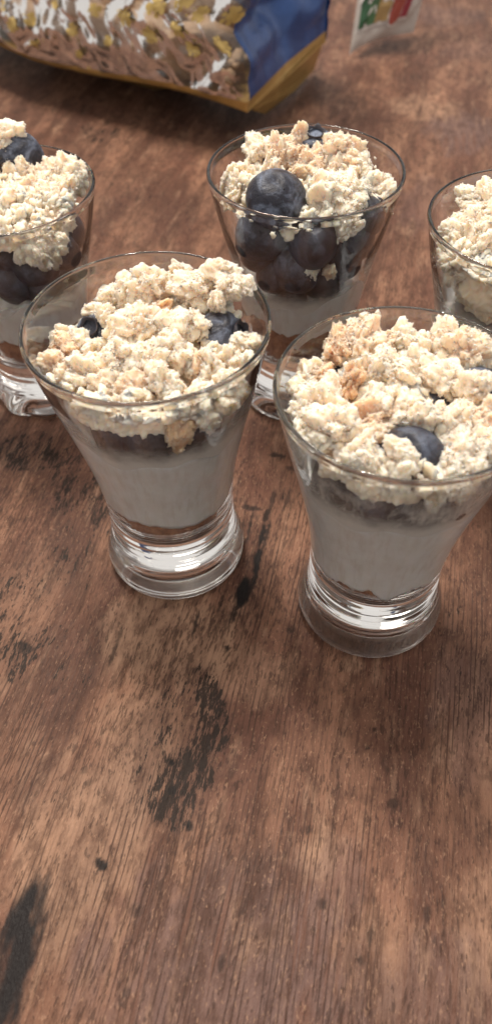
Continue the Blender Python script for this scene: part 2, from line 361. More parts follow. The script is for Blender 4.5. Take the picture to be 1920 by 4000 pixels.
# ------------------------------------------------------------------ biscuit base, yoghurt
def disc_solid(g, zlo, zhi, dr, seed, rough, nv=26, nr=12, topf=None, botf=None, grain=.0012):
    """a solid filling the bowl between two heights; radius = inner wall + dr"""
    n = 160; th = np.linspace(0, 2 * np.pi, n, endpoint=False); rows = []
    def ring(frac_r, z_th): 
        r = (r_in(z_th, g.H) * g.rs + dr) * frac_r
        return np.stack([r * np.cos(th), r * np.sin(th), z_th], 1)
    lo = zlo + (botf(th) if botf else 0 * th); hi = zhi + (topf(th) if topf else 0 * th)
    for f in np.linspace(.02, 1, nr)[:-1]: rows.append(ring(f, lo * f + (1 - f) * np.mean(lo)))
    for s in np.linspace(0, 1, nv): rows.append(ring(1., lo + (hi - lo) * s))
    for f in np.linspace(1, .02, nr)[1:]: 
        q = ring(f, hi * f + (1 - f) * np.mean(hi)); rows.append(q)
    V = np.vstack(rows); Fc = grid_faces(n, len(rows), True)
    if rough:
        N = normals(V, Fc); d = (.5 - worley(V / grain, seed)) * rough + fbm(V / .004, seed + 3, 3) * rough * .7 - rough * .6
        V = V + N * d[:, None]
    return V, Fc
def fill(g, name_where, zb, zy, seed, wav=(0., 0., 0.), smear=0., smk=.5):
    V, Fc = disc_solid(g, .0212 * g.H / RIM_H, zb + .003, -.0003, seed, .0013)
    o = link('biscuit_base', mesh('biscuit_base', V, Fc), BISC); o.location = (g.x, g.y, .0004)
    tag(o, 'brown crushed biscuit layer at the bottom of ' + name_where, 'biscuit layer', 'biscuit layers')
    a0, amp, ph = wav
    bot = lambda th: amp * np.cos(th - ph) + a0 * np.sin(3 * th + seed) + .0007 * np.sin(7 * th + seed * 2.)
    top = lambda th: .0030 * np.sin(2 * th + seed) + .0018 * np.sin(5 * th + 2 * seed) + .0009 * np.sin(11 * th + seed)
    V, Fc = disc_solid(g, zb, zy, .0003, seed + 9, 0, topf=top, botf=bot)
    rr = np.hypot(V[:, 0], V[:, 1]); low = np.exp(-((V[:, 2] - zb) / .004) ** 2)
    V[:, 2] += low * (fbm(np.stack([V[:, 0] / .004, V[:, 1] / .004, 0 * rr + seed], 1), seed, 4, .6) * .0016)
    o = link('yoghurt', mesh('yoghurt', V, Fc), YOG); o.location = (g.x, g.y, .0004)
    if smear:
        n = 200; th = np.linspace(0, 2 * np.pi, n, endpoint=False); rows = []
        for z in np.linspace(zy - .006, smear, 30): r = float(r_in(z, g.H)) * g.rs + .00025; rows.append(np.stack([r * np.cos(th), r * np.sin(th), 0 * th + z], 1))
        link('smear', mesh('smear', np.vstack(rows), grid_faces(n, 30, True)), smear_mat(smear, smk, zy), o)
    tag(o, 'creamy white yoghurt layer inside ' + name_where, 'yoghurt', 'yoghurt layers')
W_FL, W_FR, W_BK, W_LT, W_RT = ('the front left glass', 'the front right glass', 'the back middle glass', 'the left-edge glass', 'the right-edge glass')
fill(g_fl, W_FL, .0340, .0615, 1, (.0010, .0038, math.pi / 2 + .2), .072, .35)
fill(g_fr, W_FR, .0275, .0610, 2, (.0006, .0010, 0), .0790, .8)
fill(g_bk, W_BK, .038, .0490, 3, (.0006, .0010, 1.), .056, .3)
fill(g_lt, W_LT, .032, .0435, 4, (.0006, .0010, 2.), .050, .3)
fill(g_rt, W_RT, .034, .0560, 5, (.0006, .0010, 2.), .062)

# ------------------------------------------------------------------ crumble
GRAIN = ico(1)
def crumb_proto(sub, seed, gs, ng, raw=False):
    V, Fc = ico(sub); rng = np.random.RandomState(seed)
    ax = np.array([1.05, rng.uniform(.7, .95), rng.uniform(.5, .8)])
    P = V * ax * (1 + .46 * fbm(V * 1.3, seed, 3, .6) + .14 * fbm(V * 3.6, seed + 5, 2))[:, None]
    N = normals(P, Fc)
    P = P + N * ((.55 - worley(P / gs, seed)) * gs * .20)[:, None]
    P = P + np.stack([fbm(P / (gs * .9), seed + 20 + k, 3, .6) for k in range(3)], 1) * gs * .20
    N = normals(P, Fc)
    # grains clinging to the surface
    k = rng.choice(len(P), ng, replace=False); VV = [P]; FF = [Fc]; off = len(P); B, BF = GRAIN
    for j in k:
        sz = gs * .22 * rng.uniform(.45, 1.) ** 2 * rng.uniform(.7, 1.6); Q, _ = np.linalg.qr(rng.normal(size=(3, 3)))
        VV.append((B * rng.uniform(.55, 1.3, size=(len(B), 1))) @ Q * sz + P[j] + N[j] * sz * .5); FF.append(BF + off); off += len(B)
    P = np.vstack(VV); Fc = np.vstack(FF)
    if raw: return P, Fc
    me = mesh('crumble_piece', P, Fc); me.materials.append(CRUMB); return me
LARGE = [crumb_proto(5, 100 + i, .20, 1300) for i in range(9)]
SMALL = [crumb_proto(4, 200 + i, .34, 260) for i in range(6)]
FILLER = [crumb_proto(3, 240 + i, .4, 40, True) for i in range(5)]
rnd = random.Random(7)

def bed(g, where, zbase, tops, seed, rfrac=1., nfill=170):
    """granular mass of crumbs under the pieces; tops: (dx, dy, z, sigma) in metres about the axis"""
    n, nr, ns = 300, 52, 26; th = np.linspace(0, 2 * np.pi, n, endpoint=False)
    T = np.array(tops)
    def hgt(x, y):
        wsum = 1e-9; z = 0
        for dx, dy, zz, s in T + [0, 0, .0024, 0]:
            wgt = np.exp(-((x - dx) ** 2 + (y - dy) ** 2) / (2 * s * s)); wsum = wsum + wgt; z = z + wgt * zz
        return z / wsum
    rows = []
    zt = hgt(np.cos(th) * .024, np.sin(th) * .024)
    R = lambda z: (r_in(z, g.H) * g.rs - .0021) * rfrac
    for s in np.linspace(0, 1, ns, endpoint=False):
        z = zbase + (zt - zbase) * s; rows.append(np.stack([R(z) * np.cos(th), R(z) * np.sin(th), z], 1))
    for f in np.linspace(1, .01, nr):
        x = R(zt) * f * np.cos(th); y = R(zt) * f * np.sin(th); rows.append(np.stack([x, y, hgt(x, y) * (1 - f ** 6) + zt * f ** 6], 1))
    V = np.vstack(rows); Fc = grid_faces(n, len(rows), True)
    N = normals(V, Fc)
    side = np.clip((V[:, 2] - zbase) / .002, 0, 1)
    d = fbm(V / .005, seed, 3) * .0016 - .0008
    V = V + N * d[:, None]; N = normals(V, Fc)
    V = V + N * ((.55 - worley(V / .0014, seed)) * .0011)[:, None]
    V = V + np.stack([fbm(V / .0012, seed + k, 2) for k in range(3)], 1) * .0003
    # keep inside the bowl
    r = np.hypot(V[:, 0], V[:, 1]); lim = r_in(V[:, 2], g.H) * g.rs - .0003; k = np.minimum(1, lim / np.maximum(r, 1e-6)); V[:, :2] *= k[:, None]
    VV = [V]; FF = [np.vstack([Fc[:, [0, 1, 2]], Fc[:, [0, 2, 3]]])]; off = len(V); rng = np.random.RandomState(seed)
    for i in range(nfill):
        a = rng.uniform(0, 2 * np.pi); rr = math.sqrt(rng.uniform()) ; sz = rng.uniform(.0014, .0030); z0 = float(hgt(np.array(.022 * rr * math.cos(a)), np.array(.022 * rr * math.sin(a))))
        r_ = (float(r_in(z0, g.H)) * g.rs - sz * 1.15) * rr * rfrac; z = float(hgt(np.array(r_ * math.cos(a)), np.array(r_ * math.sin(a)))) + sz * rng.uniform(.0, .7)
        B, BF = FILLER[i % len(FILLER)]; Q, _ = np.linalg.qr(rng.normal(size=(3, 3)))
        VV.append(B @ Q * sz + np.array([r_ * math.cos(a), r_ * math.sin(a), z])); FF.append(BF + off); off += len(B)
    g.hgt = lambda a, r: float(hgt(np.array(.024 * r * math.cos(a)), np.array(.024 * r * math.sin(a))))
    me = mesh('crumble_topping', np.vstack(VV), np.vstack(FF)); me.materials.append(CRUMB)
    o = link('crumble_topping', me); o.location = (g.x, g.y, .0004); o.color = (.22, 0, 0, 1)
    tag(o, 'fine pale butter crumble packed under the larger pieces in ' + where, 'crumble', 'crumble toppings', 'stuff')

def pieces(g, where, conv, lst, sizek=.88, clamp=True, labels={}):
    for i, e in enumerate(lst):
        zx, zy, z, rad, tone = e[:5]; px, py = conv(zx, zy); q = at(px, py, z); rad = rad * sizek / 1000
        if clamp and not (len(e) > 5 and e[5] == 'free'):
            dx, dy = q[0] - g.x, q[1] - g.y; d = math.hypot(dx, dy); lim = float(r_in(min(z, g.H), g.H)) * g.rs - rad * .86
            if d > lim: q[0], q[1] = g.x + dx * lim / d, g.y + dy * lim / d
        me = rnd.choice(LARGE) if rad > .0027 else rnd.choice(SMALL)
        o = link('crumble_piece', me); o.location = (q[0], q[1], z); o.scale = (rad,) * 3
        o.rotation_euler = [rnd.uniform(0, 6.28) for _ in range(3)]
        o.color = (tone, 0, 0, 1)
        kind = 'golden' if tone >= .5 else 'tan' if tone >= .25 else 'pale'
        size = ('large ', 'chunk') if rad > .0046 else ('', 'chunk') if rad > .0038 else ('small ', 'lump') if rad > .0027 else ('tiny ', 'bit')
        ox, oy = q[0] - g.x, q[1] - g.y
        col_ = 'left' if ox < -.008 else 'right' if ox > .008 else 'centre'; row = 'back ' if oy > .007 else 'front ' if oy < -.007 else 'middle '
        tag(o, labels.get(i, '%s%s crumble %s, %s%s of the heap in %s' % (size[0], kind, size[1], row, col_, where)), 'crumble', 'crumble pieces in ' + where)

def tell_apart():
    by = {}
    for o in bpy.data.objects:
        if o.name.startswith('crumble_piece'): by.setdefault(o['label'], []).append(o)
    for lab, os_ in by.items():
        if len(os_) < 2: continue
        g = min(GLASSES, key=lambda q: (q.x - os_[0].location.x) ** 2 + (q.y - os_[0].location.y) ** 2)
        os_.sort(key=lambda o: math.hypot(o.location.x - g.x, o.location.y - g.y))
        words = {2: ['inner', 'outer'], 3: ['innermost', 'mid', 'outermost']}.get(len(os_), ['innermost', 'second innermost', 'second outermost', 'outermost'] if len(os_) == 4 else ['innermost', 'second innermost', 'mid', 'second outermost', 'outermost'] if len(os_) == 5 else None)
        if words:
            for o, w_ in zip(os_, words): o['label'] = w_ + ' ' + lab
def sprinkle(g, where, n, zf, seed, rmax=.95, tone=.15):
    """loose tiny crumbs over the heap: uncountable, one object"""
    rng = np.random.RandomState(seed); VV = []; FF = []; off = 0
    base = []
    for s in SMALL[:3]:
        bm = bmesh.new(); bmesh.ops.create_icosphere(bm, subdivisions=2, radius=1)
        V = np.array([v.co[:] for v in bm.verts]); bm.verts.index_update(); Fc = np.array([[v.index for v in f.verts] for f in bm.faces]); bm.free()
        V = V * [1, .75, .6] * (1 + .6 * fbm(V * 2.2, seed + len(base), 2))[:, None]; base.append((V, Fc))
    for i in range(n):
        a = rng.uniform(0, 2 * np.pi); rr = math.sqrt(rng.uniform(0, 1)) * rmax
        z = zf(a, rr) + rng.uniform(-.001, .0025); R = float(r_in(min(z, g.H), g.H)) * g.rs - .0012
        V, Fc = base[i % 3]; s = rng.uniform(.0003, .0010); A = rng.normal(size=(3, 3)); Q, _ = np.linalg.qr(A)
        VV.append(V @ Q * s + np.array([R * rr * math.cos(a), R * rr * math.sin(a), z])); FF.append(Fc + off); off += len(V)
    me = mesh('loose_crumbs', np.vstack(VV), np.vstack(FF)); me.materials.append(CRUMB)
    o = link('loose_crumbs', me); o.location = (g.x, g.y, .0004); o.color = (tone, 0, 0, 1)
    tag(o, 'tiny loose crumbs strewn over the heap in ' + where, 'crumbs', 'loose crumbs', 'stuff')

# ------------------------------------------------------------------ blueberries
def berry_meshes(seed):
    nu, nv = 40, 26; u = np.linspace(0, 2 * np.pi, nu, endpoint=False); ph = np.linspace(.02, np.pi - .02, nv)
    V = []
    for p_ in ph:
        r = math.sin(p_); z = math.cos(p_) * .86
        if p_ < .45: z = z - .16 * (1 - (p_ / .45) ** 2)
        V.append(np.stack([r * np.cos(u), r * np.sin(u), np.full(nu, z)], 1))
    V = np.vstack(V); V = V * (1 + .03 * fbm(V * 1.3, seed, 2))[:, None]
    body = mesh('blueberry', V, grid_faces(nu, nv, True, True)); body.materials.append(BERRY)
    n = 60; a = np.linspace(0, 2 * np.pi, n, endpoint=False); star = .5 + .5 * np.cos(5 * a)
    rows = [np.stack([r0 * np.cos(a), r0 * np.sin(a), z0], 1) for r0, z0 in
            ((.30 + .02 * star, .80 + 0 * a), (.34 + .06 * star, .86 + .05 * star), (.36 + .11 * star, .88 + .06 * star), (.38 + .08 * star, .845 + .05 * star), (.40 + .02 * star, .79 + 0 * a))]
    V2 = np.vstack(rows); V2 = V2 * (1 + .05 * fbm(V2 * 5, seed, 2))[:, None]
    cr_ = mesh('crown', V2, grid_faces(n, 5, True)); cr_.materials.append(CROWN)
    return body, cr_
BM = [berry_meshes(40 + i) for i in range(3)]
def berry(loc, rad, label, group, aim=None, bloom=1.):
    b, c = BM[rnd.randrange(3)]
    o = link('blueberry', b); o.location = loc; o.scale = (rad,) * 3; o.color = (bloom, 0, 0, 1)
    d = Vector(aim) if aim else Vector((rnd.uniform(-1, 1), rnd.uniform(.1, 1), rnd.uniform(-1, .4)))
    o.rotation_euler = d.normalized().to_track_quat('Z', 'Y').to_euler()
    k = link('crown', c, None, o); tag(o, label, 'blueberry', group); return o
def berries(g, where, conv, lst):
    for zx, zy, z, rad, label, aim, bloom in lst:
        px, py = conv(zx, zy); q = at(px, py, z); rad /= 1000
        dx, dy = q[0] - g.x, q[1] - g.y; d = math.hypot(dx, dy); lim = float(r_in(min(z, g.H), g.H)) * g.rs - rad * 1.0
        if d > lim: q[0], q[1] = g.x + dx * lim / d, g.y + dy * lim / d
        berry(tuple(q), rad, label, 'blueberries in ' + where, aim, bloom)

# front left
c5 = lambda x, y: (x / 1.1236, y / 1.1236 + 950)
bed(g_fl, W_FL, .0685, [(-.018, .010, .069, .008), (.012, .014, .0765, .009), (0, 0, .0745, .01), (-.012, -.012, .0735, .009), (.012, -.012, .0735, .009), (.02, .004, .072, .007)], 51)
pieces(g_fl, W_FL, c5, [
    (170, 420, .074, 4.5, .05), (300, 480, .075, 5.5, .75), (350, 350, .073, 3.0, 0), (455, 220, .078, 4, 0), (440, 300, .077, 4, 0), (560, 230, .080, 5, 0),
    (660, 200, .083, 6, 0), (790, 130, .084, 4, 0), (870, 200, .083, 6.5, 0.05), (960, 130, .086, 4.5, .2), (1065, 185, .0875, 3.2, .05, 'free'), (950, 270, .082, 4, .2), (1000, 200, .085, 4.5, .1),
    (680, 290, .080, 4, .8), (600, 380, .080, 6.5, 0), (750, 380, .081, 6, 0), (850, 350, .081, 5, 0), (520, 500, .079, 6, .1), (650, 540, .079, 6, .15),
    (780, 480, .080, 5.5, .1), (370, 580, .077, 5.5, .15), (290, 590, .077, 4, .35), (480, 620, .077, 4.5, .3), (590, 640, .077, 4.5, .55), (720, 620, .078, 5, .1),
    (850, 540, .078, 4, .6), (920, 540, .078, 4.5, 0), (1020, 520, .077, 4.5, .05), (1090, 440, .076, 4, 0), (1000, 620, .076, 4.5, .1), (850, 690, .076, 4.5, .2),
    (790, 790, .0715, 5.5, .9), (940, 780, .071, 4.8, 0), (985, 700, .073, 4.5, .05), (430, 700, .074, 4.5, .1), (560, 730, .0735, 4.5, .25), (660, 740, .0735, 4, .2), (220, 530, .076, 4, .4), (345, 430, .0755, 3.6, .05), (410, 480, .0765, 4, .1), (545, 430, .079, 4, 0), (480, 335, .0785, 3.8, 0), (250, 420, .075, 3.8, .1)],
    labels={1: 'large golden baked crumble chunk at the left in the front left glass', 10: 'small crumble piece hanging over the back rim of the front left glass',
            31: 'pinkish tan crumble chunk pressed against the front wall of the front left glass', 6: 'pale rounded crumble chunk at the top of the heap in the front left glass'})
berries(g_fl, W_FL, c5, [
    (440, 405, .0725, 6.5, 'blueberry half buried in crumble left of centre in the front left glass', (-.3, -.4, .7), 1.),
    (975, 420, .0745, 7.0, 'blueberry showing its crown near the right wall of the front left glass', (.75, -.25, .45), 1.),
    (650, 850, .0660, 7.5, 'dark blueberry at the front wall below the crumble in the front left glass', None, .35),
    (900, 850, .0655, 7.5, 'dark blueberry under pale crumble at the right of the front left glass', None, .3),
    (480, 850, .0645, 7.0, 'blueberry sunk in yoghurt at the left wall of the front left glass', None, .3)])
sprinkle(g_fl, W_FL, 170, g_fl.hgt, 5)

# front right
c6 = lambda x, y: (x / 1.3733 + 1020, y / 1.3733 + 1150)
bed(g_fr, W_FR, .0695, [(0, 0, .0735, .01), (-.012, .012, .0725, .009), (.012, .012, .074, .009), (-.012, -.012, .0725, .009), (.012, -.012, .073, .009)], 52)
pieces(g_fr, W_FR, c6, [
    (380, 270, .078, 6, .75), (530, 250, .079, 6, .45), (640, 260, .079, 5, .45), (755, 240, .080, 3.5, 0), (820, 290, .079, 5.5, 0), (980, 270, .080, 5, .3), (1080, 310, .080, 6.5, .45),
    (1180, 340, .079, 5, .3), (290, 430, .076, 5, .65), (240, 420, .076, 3.5, .5), (230, 520, .075, 4, 0), (330, 600, .077, 7, 0), (250, 650, .076, 5, 0), (400, 740, .077, 7, 0),
    (300, 760, .076, 5, .05), (480, 480, .0785, 5, 1.), (600, 430, .079, 6, 0), (720, 420, .079, 6.5, 0), (850, 420, .079, 6, 0), (950, 470, .079, 5.5, 0), (1080, 490, .079, 6, .1),
    (1160, 510, .081, 4.5, .15), (640, 590, .078, 5.5, .1), (600, 660, .0785, 5, .7), (740, 620, .078, 5.5, 0), (600, 780, .077, 5, .5), (530, 830, .077, 5, .1), (830, 720, .077, 6, .1),
    (950, 700, .078, 5.5, .2), (1050, 720, .078, 6.5, .35), (1180, 690, .078, 6, .5), (1020, 860, .077, 6, .2), (1120, 900, .077, 6, .1), (1210, 840, .077, 6, .1), (580, 920, .076, 5.5, 0),
    (690, 960, .0755, 4.5, 0), (735, 840, .0805, 3.4, 0, 'free'), (800, 885, .0805, 2.8, 0, 'free'), (770, 940, .079, 2.9, 0, 'free'), (550, 125, .0805, 1.9, 0, 'free'), (590, 132, .0800, 1.5, 0, 'free'), (625, 108, .0815, .9, 0, 'free'),
    (930, 1140, .071, 2.2, .1), (460, 880, .0755, 4, .05), (1000, 990, .075, 4.5, .2), (1100, 1000, .075, 5, .15)],
    labels={15: 'orange-tan baked crumble chunk left of centre in the front right glass', 36: 'pale crumble lump lying on top of the front blueberry in the front right glass',
            0: 'browned crumble chunk at the back left of the front right glass', 39: 'tiny crumb stuck inside the back wall near the rim of the front right glass'})
berries(g_fr, W_FR, c6, [
    (790, 895, .0738, 7.8, 'large dark blueberry with crumbs on it by the front rim of the front right glass', (.2, .9, -.2), .5),
    (1225, 560, .0745, 7.6, 'blueberry cut by the right picture edge in the front right glass', (.9, .2, .2), 1.),
    (890, 605, .0720, 6.2, 'blueberry peeking through crumble in the middle of the front right glass', (.2, .9, -.2), 1.),
    (600, 1110, .0650, 7., 'dark blueberry under the middle of the front rim in the front right glass', None, .3), (830, 1140, .0650, 7., 'dark blueberry under the front rim, right of centre, in the front right glass', None, .3),
    (1020, 1090, .0660, 7., 'dark blueberry at the right wall below the crumble in the front right glass', None, .3), (380, 990, .0650, 7., 'dark blueberry at the left wall below the crumble in the front right glass', None, .3),
    (415, 425, .0715, 6., 'dark blueberry in a gap behind tan crumble at the left of the front right glass', (.2, .9, -.2), .2)])
sprinkle(g_fr, W_FR, 170, g_fr.hgt, 6)

# back middle
c4 = lambda x, y: (x / 1.3733 + 750, y / 1.3733 + 440)
bed(g_bk, W_BK, .0690, [(0, 0.004, .077, .008), (-.014, .010, .075, .008), (.014, .012, .077, .009), (-.010, -.016, .0715, .006), (.010, -.014, .0735, .006), (0, .016, .080, .008)], 53, .78)
pieces(g_bk, W_BK, c4, [
    (200, 370, .077, 5, .2), (280, 330, .079, 5, .1), (240, 420, .076, 5, .2), (300, 470, .074, 3.5, .2), (370, 190, .084, 5.5, 0), (340, 250, .082, 4, .1), (450, 270, .082, 7, .5),
    (540, 230, .083, 7, .6), (575, 135, .087, 3.6, .55), (600, 310, .081, 7, .6), (690, 290, .081, 6.5, .5), (560, 370, .079, 5, .6), (790, 200, .085, 6, .5), (830, 260, .083, 5, .5),
    (900, 280, .082, 4.5, .1), (890, 330, .081, 4.5, .1), (760, 340, .080, 5, .4), (720, 450, .080, 7, 0), (820, 440, .080, 7.5, 0), (680, 480, .079, 5, 0), (900, 430, .080, 5, 0),
    (740, 560, .0755, 5.5, .2), (800, 590, .0745, 5, .2), (720, 650, .071, 4, .2), (860, 590, .0745, 4.5, .2), (980, 400, .078, 5, .1), (1020, 440, .077, 4, .1), (1000, 500, .075, 3.5, .1),
    (950, 600, .071, 3.5, 0), (290, 545, .073, 3.5, .2), (410, 605, .0725, 1.5, .1), (460, 612, .0725, 1.9, .1), (640, 850, .0615, 2.4, .1), (740, 860, .0615, 2.6, .5), (200, 480, .074, 4, .15), (930, 540, .074, 3.5, .2)],
    labels={18: 'big pale crumble lump at the front right in the back middle glass', 8: 'pointed golden crumble spike at the back of the back middle glass', 4: 'pale crumble chunk high at the back left of the back middle glass',
            12: 'tall golden crumble chunk at the back right of the back middle glass', 32: 'small pale crumb stuck between blueberries low in the back middle glass'})
berries(g_bk, W_BK, c4, [
    (450, 470, .0785, 8.8, 'large bloomy blueberry on top at the front of the back middle glass', (-.2, .5, -.6), 1.),
    (655, 190, .083, 6.5, 'blueberry at the far back behind crumble in the back middle glass', (0, -.2, .9), 1.),
    (560, 830, .0605, 8.2, 'blueberry lit on its top at the lower centre of the back middle glass', (-.3, .5, -.6), .6),
    (360, 660, .0690, 8, 'dark blueberry left under the big one, behind the front wall of the back middle glass', None, .35), (280, 760, .0640, 7.5, 'dark blueberry at the far left wall behind the front wall of the back middle glass', None, .25), (650, 690, .0690, 8, 'dark blueberry in the centre, high behind the front wall of the back middle glass', None, .35), (800, 770, .0620, 8, 'dark blueberry low on the right behind the front wall of the back middle glass', None, .3), (890, 680, .0670, 7.5, 'dark blueberry high on the right behind the front wall of the back middle glass', None, .3),
    (420, 880, .0575, 7.2, 'dark blueberry at the bottom left behind the front wall of the back middle glass', None, .3), (700, 880, .0565, 7.2, 'dark blueberry at the bottom right behind the front wall of the back middle glass', None, .3), (960, 560, .0730, 6.5, 'dark blueberry far right near the rim, behind the front wall of the back middle glass', None, .3), (510, 1040, .0470, 5.5, 'dark spot of a blueberry sunk in the yoghurt of the back middle glass', None, .1)])
sprinkle(g_bk, W_BK, 110, g_bk.hgt, 7, .9, .3)

# left edge
c3 = lambda x, y: (x / 1.7657, y / 1.7657 + 480)
bed(g_lt, W_LT, .0670, [(0, 0, .0715, .01), (-.012, .012, .0715, .009), (.012, .012, .0705, .009), (-.012, -.012, .0705, .009), (.012, -.012, .070, .009)], 54, .86)
pieces(g_lt, W_LT, c3, [(a, b, z - .0035, r, t) for a, b, z, r, t in [
    (60, 360, .0775, 7, .35), (180, 380, .0775, 7, .4), (300, 400, .0775, 7, .4), (420, 360, .0775, 6.5, .35), (520, 370, .0775, 6, .25), (595, 345, .079, 4, 0), (600, 400, .077, 3.5, 0),
    (80, 480, .0765, 6, .35), (200, 500, .0765, 6, .35), (330, 500, .0765, 6.5, .25), (450, 480, .0765, 6, .35), (60, 600, .0755, 7, .05), (170, 600, .0755, 5.5, .2), (280, 600, .0755, 6, .3),
    (380, 560, .0755, 6, .3), (30, 680, .0745, 5, .2), (150, 680, .0745, 4.5, .3), (250, 690, .0745, 5, .3), (420, 700, .0725, 5, .45), (330, 840, .0705, 7, 0), (250, 905, .0695, 4.5, 0),
    (410, 920, .0685, 4.5, 0), (150, 910, .0690, 2.8, .1), (525, 900, .0690, 2.8, .3), (-60, 520, .0765, 7, .3), (-100, 640, .0755, 7, .2), (-160, 420, .0765, 7, .3)]] + [(80, 105, .0845, 6., 0, 'free'), (20, 120, .0840, 4., 0.05, 'free')],
    labels={19: 'big pale crumble lump under the front rim of the left-edge glass', 27: 'pale crumble lump on top of the blueberry in the left-edge glass'})
berries(g_lt, W_LT, c3, [(125, 245, .0775, 8.6, 'big blueberry on top of the crumble at the back of the left-edge glass', (-.15, -.85, -.05), 1.),
    (50, 860, .0620, 8.3, 'shiny blueberry under the rim of the left-edge glass', (0, .6, -.5), .5), (250, 960, .0580, 8, 'dark blueberry in the middle of the wall in the left-edge glass', None, .3), (450, 880, .0610, 7.5, 'dark blueberry near the right wall in the left-edge glass', None, .3), (90, 1080, .0520, 8, 'dark blueberry at the bottom left edge in the left-edge glass', None, .3),
    (300, 1110, .0510, 7.2, 'dark blueberry at the bottom centre in the left-edge glass', None, .3), (420, 1010, .0540, 7.2, 'dark blueberry at the bottom right in the left-edge glass', None, .3), (-60, 960, .0560, 8, 'dark blueberry at the picture edge in the left-edge glass', None, .3), (520, 760, .0640, 6.5, 'dark blueberry high at the right under the rim in the left-edge glass', None, .3)])
sprinkle(g_lt, W_LT, 90, g_lt.hgt, 8, .92, .25)

# right edge
c7 = lambda x, y: (x / 3.68 + 1600, y / 3.68 + 600)
bed(g_rt, W_RT, .0575, [(0, 0, .0745, .01), (-.016, .006, .0715, .008), (.012, .012, .075, .009), (-.012, -.014, .071, .008), (.012, -.012, .072, .009)], 55, .93)
pieces(g_rt, W_RT, c7, [
    (830, 630, .081, 4.0, .15), (930, 690, .0805, 4.5, .15), (1010, 800, .080, 5, .3), (1130, 720, .080, 6, .05), (685, 965, .078, 2.6, 0), (560, 1110, .077, 3.8, 0), (820, 1030, .078, 5, .1),
    (1000, 1000, .078, 5, .1), (900, 1190, .077, 6, .2), (1100, 1150, .078, 6, .35), (670, 1240, .076, 5, 0), (1050, 1350, .076, 6, .1), (580, 1480, .073, 5.5, 0), (640, 1680, .069, 5, 0),
    (780, 1480, .073, 5, .05), (1000, 1650, .069, 6, .1), (900, 1900, .064, 5.5, .5), (1060, 1850, .064, 6, .4), (1250, 900, .080, 6, .2), (1300, 1200, .078, 6, .2)], 
    labels={0: 'pointed crumble chunk standing up at the back of the glass at the right edge', 12: 'large pale crumble chunk behind the left wall of the glass at the right edge'})
berries(g_rt, W_RT, c7, [(1200, 2150, .0560, 7.5, 'dark blueberry low in the glass at the right edge', None, .2), (880, 1740, .0640, 6, 'blueberry in the gap between crumble chunks of the glass at the right edge', None, .1)])
sprinkle(g_rt, W_RT, 60, g_rt.hgt, 9, .9, .2)

tell_apart()
# ------------------------------------------------------------------ cookie bag
def film_mat():
    t = NT('clear_film'); P = t.coord('Object')
    tr = t.n('ShaderNodeBsdfTransparent'); gl = t.n('ShaderNodeBsdfGlossy'); gl.inputs['Roughness'].default_value = .04; tr.inputs[0].default_value = (.97, .97, .97, 1)
    fr = t.n('ShaderNodeFresnel'); fr.inputs[0].default_value = 1.55
    n = t.noise(P, 55, 3, .6, 1.2); b = t.n('ShaderNodeBump'); b.inputs['Strength'].default_value = .3; b.inputs['Distance'].default_value = .003; t.set(b.inputs['Height'], n)
    t.t.links.new(b.outputs[0], gl.inputs['Normal']); t.t.links.new(b.outputs[0], fr.inputs['Normal'])
    mx = t.n('ShaderNodeMixShader'); t.set(mx.inputs[0], t.math('MULTIPLY', fr.outputs[0], 1.3, clamp=True)); t.t.links.new(tr.outputs[0], mx.inputs[1]); t.t.links.new(gl.outputs[0], mx.inputs[2])
    df = t.n('ShaderNodeBsdfDiffuse'); df.inputs[0].default_value = (.62, .55, .48, 1); m2 = t.n('ShaderNodeMixShader'); m2.inputs[0].default_value = .07
    t.t.links.new(mx.outputs[0], m2.inputs[1]); t.t.links.new(df.outputs[0], m2.inputs[2])
    t.t.links.new(m2.outputs[0], t.out.inputs['Surface']); return t.mat
FILM = film_mat()
def foil(name, c1, c2, metal, rough):
    t = NT(name); P = t.coord('Object'); n = t.noise(P, 90, 3, .6)
    t.bump(n, .35, .002); return t.p(Base_Color=t.mix(t.step(n, .3, .7), c1, c2), Metallic=metal, Roughness=rough)
BLUE = foil('blue_foil', (.018, .058, .195), (.030, .088, .275), .3, .32)
GOLD = foil('gold_foil', (.42, .27, .085), (.52, .34, .12), .5, .4)
GOLDP = foil('gold_print', (.40, .28, .085), (.48, .34, .11), .0, .5)
def cookie_mat():
    t = NT('cookie'); P = t.pos(); n = t.noise(P, 120, 4, .65); n2 = t.noise(P, 500, 3, .6)
    col = t.mix(t.step(n, .3, .7), (.34, .215, .125), (.44, .295, .18)); col = t.mix(t.step(n2, .55, .8, 0, .3), col, (.24, .145, .08))
    t.bump(n2, .6, .001); return t.p(Base_Color=col, Roughness=.75)
COOKIE = cookie_mat()

zb = .021
A = at(966, 440, zb); B = at(0, 168, zb); Cc = at(1270, 165, zb)          # near corner, left end of the front, back corner of the gusset
e1 = (B - A); e1[2] = 0; L1 = .26; e1 /= np.linalg.norm(e1)
e2 = (Cc - A); e2[2] = 0; L2 = np.linalg.norm(e2); e2 /= L2
n1 = np.cross(e1, [0, 0, 1.]); n1 = n1 if n1[1] < 0 else -n1                      # outward of the front
n2 = np.cross(e2, [0, 0, 1.]); n2 = n2 if n2[0] > 0 else -n2                      # outward of the gusset
HB = .17
bag = empty('cookie_bag', tuple(A * [1, 1, 0])); tag(bag, 'see-through cookie bag with blue sides, gold base and gold ornaments', 'bag')
O3 = A * [1, 1, 0]
def wob(v): return (.0045 * np.sin(v * 17 + .6) + .003 * np.sin(v * 41 + 1.) ) * np.clip((v - .02) / .1, 0, 1)
def taper(v): return 1 - .55 * np.clip((v - .45) / .55, 0, 1) ** 1.3
